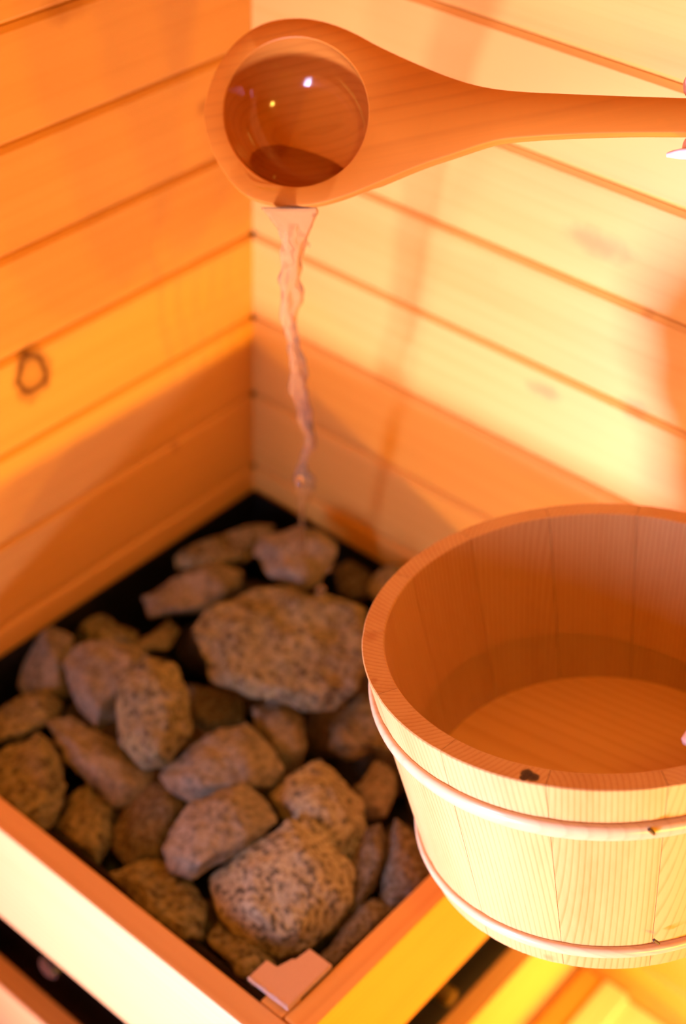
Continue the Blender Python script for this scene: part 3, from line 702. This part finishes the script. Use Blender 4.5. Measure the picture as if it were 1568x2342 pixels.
# thin film over the lip
bm = bmesh.new(); g = []
lo_ = [(548, 385), (556, 402), (572, 420), (600, 430), (640, 432), (690, 430), (735, 414), (770, 395)]
hi_ = [(520, 398), (538, 424), (560, 447), (595, 463), (640, 473), (690, 473), (725, 468), (748, 462)]
for i in range(len(lo_)):
    col = []
    for j in range(7):
        t_ = j/6; q = (lo_[i][0]*(1-t_)+hi_[i][0]*t_, lo_[i][1]*(1-t_)+hi_[i][1]*t_)
        P_ = on_plane(*q, LC, LN)+LN*(0.0006+0.0016*math.sin(math.pi*min(1, max(0, t_)))*(0.4+0.6*math.sin(math.pi*(i+.01)/(len(lo_)-1)))+0.0006*noise.noise(Vector((i*.7, j*.6, 0))))
        col.append(bm.verts.new(P_-LIP))
    g.append(col)
for i in range(len(g)-1):
    for j in range(6): bm.faces.new((g[i][j], g[i+1][j], g[i+1][j+1], g[i][j+1]))
bmesh.ops.recalc_face_normals(bm, faces=bm.faces[:])
fo = obj('film', bm, thin_water('film_water', (0.98, 0.96, 0.94)), st, True)
sd = fo.modifiers.new('s', 'SUBSURF'); sd.levels = 2; sd.render_levels = 2
fo['label'] = 'thin film of water spilling over the lip'

# ------------------------------------------------------------------ hands
k = N('skin'); k.b.inputs['Base Color'].default_value = (0.78, 0.48, 0.36, 1); k.b.inputs['Roughness'].default_value = 0.5
k.b.inputs['Subsurface Weight'].default_value = 0.15; k.b.inputs['Subsurface Radius'].default_value = (0.01, 0.004, 0.002)
tc = k.n('ShaderNodeTexCoord'); nz = k.n('ShaderNodeTexNoise'); nz.inputs['Scale'].default_value = 90; k.l(tc.outputs['Object'], nz.inputs['Vector'])
k.l(k.mix(nz.outputs['Fac'], (0.82, 0.54, 0.42), (0.74, 0.42, 0.32)), k.b.inputs['Base Color'])
M['skin'] = k.m
M['nail'] = plain('nail_varnish', (0.88, 0.68, 0.62), 0.2, noise_amt=0.02)
def skin_hand(name, chains, label):
    """chains: list of [(point, radius), ...]; the first chain is forearm-wrist-palm, the others start on one of its points"""
    verts, edges, rad = [], [], []
    def add(p, r): verts.append(p); rad.append(r); return len(verts)-1
    base = []
    for p, r in chains[0]:
        i = add(p, r)
        if base: edges.append((base[-1], i))
        base.append(i)
    for bi, ch in chains[1:]:
        prev = base[bi]
        for p, r in ch:
            i = add(p, r); edges.append((prev, i)); prev = i
    o0 = Vector(verts[0]); me = bpy.data.meshes.new(name); me.from_pydata([Vector(v)-o0 for v in verts], edges, [])
    tmp = bpy.data.objects.new(name, me); C.objects.link(tmp)
    sk = tmp.modifiers.new('skin', 'SKIN'); sk.use_smooth_shade = True; sk.branch_smoothing = 0.3
    if not me.skin_vertices: 
        bpy.context.view_layer.objects.active = tmp
    for i, r in enumerate(rad):
        me.skin_vertices[0].data[i].radius = (r, r)
    me.skin_vertices[0].data[1].use_root = True
    ss = tmp.modifiers.new('sub', 'SUBSURF'); ss.levels = 2; ss.render_levels = 2
    dg = bpy.context.evaluated_depsgraph_get(); dg.update()
    m2 = bpy.data.meshes.new_from_object(tmp.evaluated_get(dg)); bpy.data.objects.remove(tmp)
    for p in m2.polygons: p.use_smooth = True
    m2.materials.clear(); m2.materials.append(M['skin'])
    root = empty(name, o0); tag(root, label, 'hand')
    obj('skin', m2, None, root); return root
def nail(root, tip, direction, normal, L, W):
    d = direction.normalized(); nr = (normal-d*normal.dot(d)).normalized(); s_ = d.cross(nr)
    bm = bmesh.new(); rows = []
    for i in range(9):
        t_ = i/8; wv = W*min(1.0, 0.55+t_*1.6)*(1-max(0, t_-0.45)**2*2.9)
        row = []
        for j in range(7):
            u_ = -1+2*j/6
            row.append(bm.verts.new(tip+d*(L*(t_-0.55))+s_*(u_*wv)+nr*(-0.45*W*u_*u_-0.0012*(t_-0.4)**2)))
        rows.append(row)
    for i in range(8):
        for j in range(6): bm.faces.new((rows[i][j], rows[i+1][j], rows[i+1][j+1], rows[i][j+1]))
    bmesh.ops.translate(bm, verts=bm.verts[:], vec=-root.location)
    o = obj('fingernail', bm, M['nail'], root, True)
    md = o.modifiers.new('s', 'SOLIDIFY'); md.thickness = 0.0007
    return o
D = LD+0.02
def hp(x, y, dd): return at(x, y, depth_of(on_plane(x, 260, LC, LN))+0.006+dd)
hand1 = skin_hand('ladle_hand', [
 [(hp(2900, 760, -.02), .036), (hp(2420, 560, -.01), .030), (hp(2180, 460, 0), .024), (hp(2010, 405, .012), .023), (hp(1900, 390, .014), .018)],
 (4, [(hp(1800, 372, .004), .0095), (hp(1690, 352, -.004), .0100), (hp(1600, 338, -.008), .0096), (hp(1556, 336, -.009), .0080)]),
 (4, [(hp(1860, 300, .030), .0095), (hp(1850, 205, .026), .0088), (hp(1850, 196, -.004), .0080), (hp(1852, 236, -.026), .007)]),
 (3, [(hp(1935, 300, .034), .0095), (hp(1925, 205, .028), .0088), (hp(1925, 200, -.004), .0080), (hp(1925, 240, -.026), .007)]),
 (3, [(hp(2020, 310, .034), .0090), (hp(1998, 215, .028), .0080), (hp(1995, 210, -.002), .0072), (hp(1995, 250, -.024), .0065)]),
 (2, [(hp(2010, 330, .040), .0125), (hp(1840, 180, .030), .0105), (hp(1690, 186, .018), .0105), (hp(1556, 201, .003), .0105)]),
], 'hand with long pale nails gripping the ladle handle at the right edge')
nail(hand1, hp(1560, 356, -.017), hp(1520, 357, -.017)-hp(1570, 354, -.017), UP*-0.72-FW*0.6, 0.022, 0.0042)
nail(hand1, hp(1592, 186, .003), hp(1560, 192, .0)-hp(1620, 186, 0), UP*0.9-FW*0.5, 0.012, 0.005)
def cyl(deg, dr, z):                                         # bucket frame: angle, distance off the outer wall, height from the rim
    a = math.radians(deg); r = rad_o(z)+dr
    return BMX @ Vector((r*math.cos(a), r*math.sin(a), z))
THUMB = BMX @ Vector((0.1335*math.cos(math.radians(-34.2)), 0.1335*math.sin(math.radians(-34.2)), 0.0045))
hand2 = skin_hand('bucket_hand', [
 [(cyl(6, .38, -.085), .036), (cyl(9, .20, -.065), .030), (cyl(11, .115, -.05), .024), (cyl(6, .062, -.042), .024), (cyl(0, .038, -.045), .019)],
 (4, [(cyl(-9, .0215, -.022), .0095), (cyl(-19, .0165, -.029), .0090), (cyl(-26, .0145, -.032), .0080)]),
 (4, [(cyl(-9, .0215, -.056), .0095), (cyl(-20, .0170, -.060), .0090), (cyl(-28, .0155, -.062), .0080)]),
 (3, [(cyl(-7, .0215, -.077), .0092), (cyl(-17, .0165, -.083), .0086), (cyl(-25, .0145, -.086), .0076)]),
 (3, [(cyl(-4, .0230, -.098), .0085), (cyl(-12, .0160, -.106), .0076), (cyl(-19, .0140, -.110), .0068)]),
 (2, [(cyl(5, .046, .004), .0135), (cyl(-7, .016, .017), .0118), (cyl(-17, -.012, .0165), .0108), (THUMB, .0096)]),
], 'hand with thumb hooked over the bucket rim at the right edge')
_d = THUMB-cyl(-17, -.012, .0165)
nail(hand2, THUMB+BN*0.0075-FW*0.0015-_d.normalized()*0.004, _d, BN-FW*0.6, 0.018, 0.0080)
